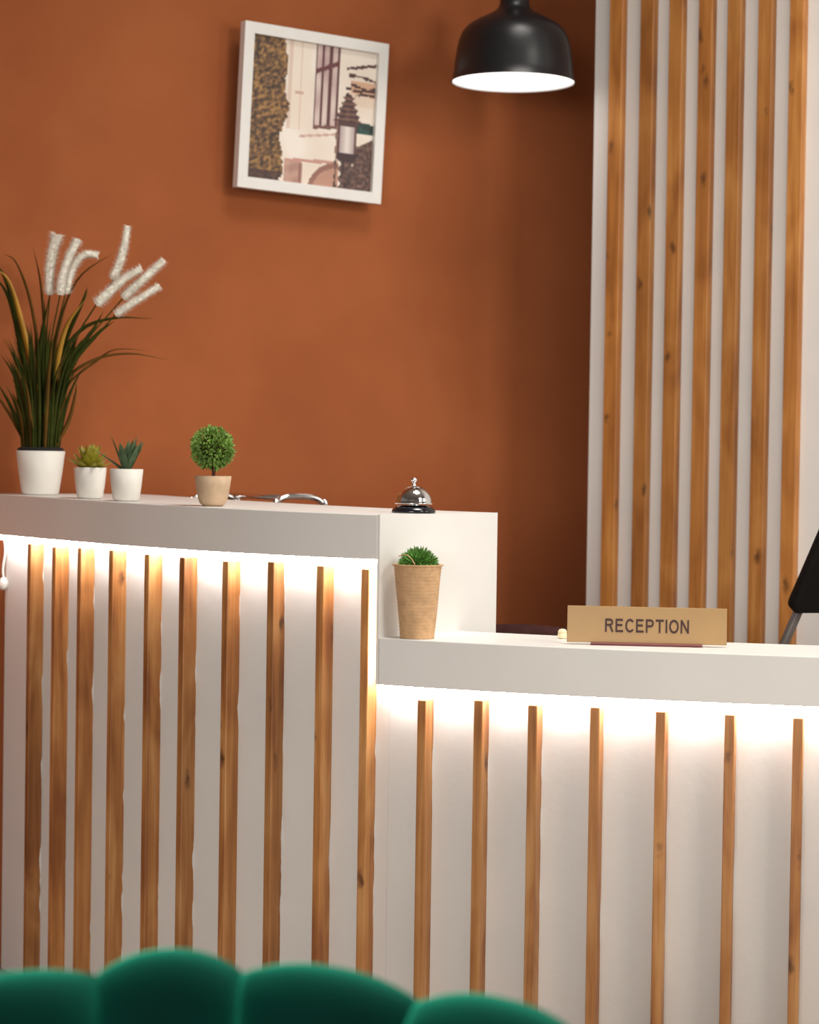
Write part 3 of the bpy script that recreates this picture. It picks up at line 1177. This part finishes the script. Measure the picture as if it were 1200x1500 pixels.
# ------------------------------------------------------------------ seats behind the counter
def build_stool():
    """counter stool with chrome tube arms, its arms just show over the tall counter"""
    zt = 1.117
    A = at_depth(314, 725, 5.46)
    B = at_depth(440, 728, 5.32)
    c = (A + B) / 2
    root = empty('counter_stool', (c.x, c.y + 0.04, 0))
    tag(root, 'chrome tube armchair stool behind the tall counter', 'stool')
    o = Vector((c.x, c.y + 0.04, 0))
    r = 0.0062

    def arm(P, wx, top):
        P = Vector((P.x, P.y, 0)) - o
        dirv = Vector((wx, 0.06, 0))
        a_ = P - dirv * 0.5
        b_ = P + dirv * 0.5
        pts_ = [zv(a_, 0.80), zv(a_, top - 0.035), zv(a_.lerp(b_, 0.06), top - 0.012), zv(a_.lerp(b_, 0.22), top), zv(a_.lerp(b_, 0.5), top + 0.0015), zv(a_.lerp(b_, 0.78), top - 0.002), zv(a_.lerp(b_, 0.94), top - 0.014), zv(b_, top - 0.035), zv(b_, 0.80)]
        link('arm', tube('arm', smooth_path(pts_, 6), r * 1.15, 12), M['chrome'], root, smooth=True)
        return P
    pa = arm(A, 0.112, A.z)
    pb = arm(B, 0.116, B.z)
    ba = pa + Vector((0.02, 0.05, A.z + 0.002))
    bb = pb + Vector((-0.035, 0.05, B.z - 0.004))
    ba.z, bb.z = A.z - 0.001, B.z - 0.003
    link('back_rail', tube('back_rail', [ba, bb], r, 12), M['chrome'], root, smooth=True)
    link('seat', box_mesh('seat', -0.17, 0.17, -0.10, 0.16, 0.76, 0.81, 0.018, 3), M['black_seat'], root, smooth=True)
    for sx in (-1, 1):
        for sy in (-1, 1):
            link('leg', tube('leg', [(sx * 0.14, 0.03 + sy * 0.09, 0.765), (sx * 0.17, 0.03 + sy * 0.12, 0)], 0.010, 10), M['chrome'], root, smooth=True)
    ring = [(0.165 * sx, 0.03 + 0.105 * sy, 0.25) for sx, sy in ((-1, -1), (1, -1), (1, 1), (-1, 1))]
    link('foot_ring', tube('foot_ring', ring + [ring[0]], 0.007, 8), M['chrome'], root, smooth=True)


def build_black_chair():
    Y = 4.75
    c0 = at_depth(1144, 889, Y)              # lower left corner of the backrest
    wv = Vector((0.95, 0.31, 0))             # width runs right and slightly away
    upv = Vector((0.27, -0.30, 0.80)).normalized()
    bv = Vector((0.31, -0.95, 0))
    # let the slanted edge read as in the photograph
    nrm = wv.cross(upv).normalized()
    root_p = c0 + wv * 0.2 - bv * 0.30
    root = empty('office_chair', (root_p.x, root_p.y, 0))
    tag(root, 'black chair with grey tube frame by the white wall behind the low counter', 'chair')
    rp = Vector((root_p.x, root_p.y, 0))
    W_, H_, R_ = 0.40, 0.30, 0.030
    outl = []
    for cx, cy, a0 in ((R_, R_, 180), (W_ - R_, R_, 270), (W_ - R_, H_ - R_, 0), (R_, H_ - R_, 90)):
        for j in range(7):
            a_ = math.radians(a0 + 15 * j)
            outl.append((cx + R_ * math.cos(a_), cy + R_ * math.sin(a_)))
    n = len(outl)
    v = []
    for t, ins in ((-0.016, 0.008), (-0.010, 0.0), (0.010, 0.0), (0.016, 0.008)):
        for x, y in outl:
            x2 = W_ / 2 + (x - W_ / 2) * (1 - ins * 4)
            y2 = H_ / 2 + (y - H_ / 2) * (1 - ins * 4)
            curve = 0.10 * ((x2 / W_ - 0.5) ** 2)
            v.append(c0 - rp + wv * x2 + upv * y2 + nrm * (t + curve))
    f = []
    for l_ in range(3):
        for j in range(n):
            f.append((l_ * n + j, l_ * n + (j + 1) % n, (l_ + 1) * n + (j + 1) % n, (l_ + 1) * n + j))
    f += [tuple(range(n))[::-1], tuple(range(3 * n, 4 * n))]
    link('backrest', mesh('backrest', v, f), M['black_seat'], root, smooth=True)
    cl = c0 - rp
    seat_z = 0.50
    for w_ in (0.045, 0.355):
        top = cl + wv * w_ + upv * 0.10
        low_ = top - upv * ((top.z - seat_z) / upv.z)
        link('back_tube', tube('back_tube', [top, low_], 0.0105, 10), M['grey_tube'], root, smooth=True)
    sc = cl + wv * 0.2 - upv * ((cl.z - seat_z) / upv.z) - bv * 0.18
    me = box_mesh('seat', -0.2, 0.2, -0.2, 0.2, -0.03, 0.03, 0.02, 3)
    st = link('seat', me, M['black_seat'], root, (sc.x, sc.y, seat_z - 0.03), (0, 0, math.atan2(wv.y, wv.x)), smooth=True)
    for sx in (-1, 1):
        for sy in (-1, 1):
            pt = Vector((sc.x, sc.y, 0)) + wv * (0.17 * sx) + bv * (0.17 * sy)
            link('leg', tube('leg', [zv(pt, seat_z - 0.05), zv(pt, 0.0)], 0.009, 10), M['grey_tube'], root, smooth=True)


def build_brown_chair():
    """padded brown chair back that just shows over the low counter"""
    c = at_depth(765, 916.5, 4.72)
    root = empty('desk_chair', (c.x, c.y + 0.1, 0))
    tag(root, 'brown padded desk chair, only its top edge showing over the low counter', 'chair')
    zt = c.z
    v, f = [], []
    N = 16
    prof = [(-0.022, 0), (-0.024, 0.7), (-0.018, 0.93), (-0.006, 1.0), (0.006, 1.0), (0.018, 0.93), (0.024, 0.7), (0.022, 0)]
    for i in range(N + 1):
        t = i / N * 2 - 1
        top = zt + 0.003 - 0.020 * max(0, t) ** 1.6 - 0.010 * max(0, -t) ** 2
        for y, k in prof:
            v.append((t * 0.19 * 0.9, y - 0.1 + 0.03 * t * t, 0.60 + (top - 0.60) * k))
    m_ = len(prof)
    for i in range(N):
        for k in range(m_):
            f.append((i * m_ + k, i * m_ + (k + 1) % m_, (i + 1) * m_ + (k + 1) % m_, (i + 1) * m_ + k))
    f += [tuple(range(m_)), tuple(N * m_ + k for k in range(m_))]
    link('backrest', mesh('backrest', v, f), M['brown_leather'], root, smooth=True)
    link('seat', box_mesh('seat', -0.2, 0.2, -0.10, 0.30, 0.42, 0.50, 0.025, 3), M['brown_leather'], root, smooth=True)
    link('back_bar', box_mesh('bar', -0.03, 0.03, -0.10, -0.085, 0.45, 0.65), M['black_metal'], root)
    link('column', tube('column', [(0, 0.1, 0.43), (0, 0.1, 0.06)], 0.022, 14), M['black_metal'], root, smooth=True)
    for i in range(5):
        a_ = 2 * math.pi * i / 5 + 0.3
        link('leg', tube('leg', [(0, 0.1, 0.075), (0.24 * math.cos(a_), 0.1 + 0.24 * math.sin(a_), 0.02)], lambda t: 0.018 - 0.006 * t, 8), M['black_metal'], root, smooth=True)


build_stool()
build_black_chair()
build_brown_chair()


# ------------------------------------------------------------------ green shell armchair in the foreground
def build_green_chair():
    root = empty('shell_armchair', (-0.10, 1.60, 0))
    tag(root, 'green velvet shell armchair with scalloped channel back', 'armchair')
    o = root.location.copy()
    # seams between channels: picture column, depth, seam height row; and peaks
    seams = [(-330, 1.70, 1500), (-85, 1.84, 1452), (140, 1.90, 1428), (356, 1.90, 1424), (612, 1.86, 1466), (850, 1.76, 1528), (1040, 1.60, 1640)]
    peaks = [1450, 1424, 1391, 1417, 1463, 1530]
    P = [at_depth(x, y, Y) - o for x, Y, y in seams]
    for i in range(6):
        a_, b_ = P[i], P[i + 1]
        mid_y = (a_.y + b_.y) / 2
        cx = (seams[i][0] + seams[i + 1][0]) / 2
        zp = (at_depth(cx, peaks[i], mid_y + o.y) - o).z
        along = Vector((b_.x - a_.x, b_.y - a_.y, 0))
        out = Vector((along.y, -along.x, 0)).normalized()   # towards the sitter / camera
        if out.y > 0:
            out = -out
        N, K = 22, 9
        v, f = [], []
        for j in range(N + 1):
            u = j / N * 2 - 1
            au = min(1.0, abs(u))
            rnd = math.sqrt(max(0.0, 1 - au ** 2.2))
            base = a_.lerp(b_, j / N)
            zs = base.z
            lin = a_.z + (b_.z - a_.z) * j / N
            ztop = lin + (zp - (a_.z + b_.z) / 2) * (1 - au ** 2.2)
            t0 = 0.018 + 0.034 * rnd
            row = [(t0 * 1.0, 0.30), (t0 * 1.08, ztop - 0.17), (t0 * 1.06, ztop - 0.09)]
            for q_ in range(K + 1):
                an = math.pi * q_ / K
                row.append((t0 * math.cos(an), ztop - 0.046 + 0.046 * math.sin(an)))
            row += [(-0.03, ztop - 0.12), (-0.03, 0.30)]
            for d, z in row:
                v.append((base.x + out.x * d, base.y + out.y * d, z))
        m_ = 3 + K + 1 + 2
        for j in range(N):
            for k in range(m_ - 1):
                f.append((j * m_ + k, (j + 1) * m_ + k, (j + 1) * m_ + k + 1, j * m_ + k + 1))
            f.append((j * m_ + m_ - 1, (j + 1) * m_ + m_ - 1, (j + 1) * m_, j * m_))
        f += [tuple(range(m_)), tuple(N * m_ + k for k in range(m_))]
        link('back_channel', mesh('back_channel', v, f), M['velvet'], root, smooth=True)
    link('seat', lathe('seat', [(0.20, 0.27), (0.27, 0.29), (0.285, 0.35), (0.27, 0.41), (0.20, 0.43), (0.0, 0.435)], 40), M['velvet'], root, (-0.02, -0.10, 0), smooth=True)
    for sx in (-1, 1):
        for sy in (-1, 1):
            link('leg', tube('leg', [(sx * 0.15 - 0.02, -0.10 + sy * 0.15, 0.29), (sx * 0.20 - 0.02, -0.10 + sy * 0.20, 0)], lambda t: 0.014 - 0.006 * t, 10), M['gold_leg'], root, smooth=True)


build_green_chair()
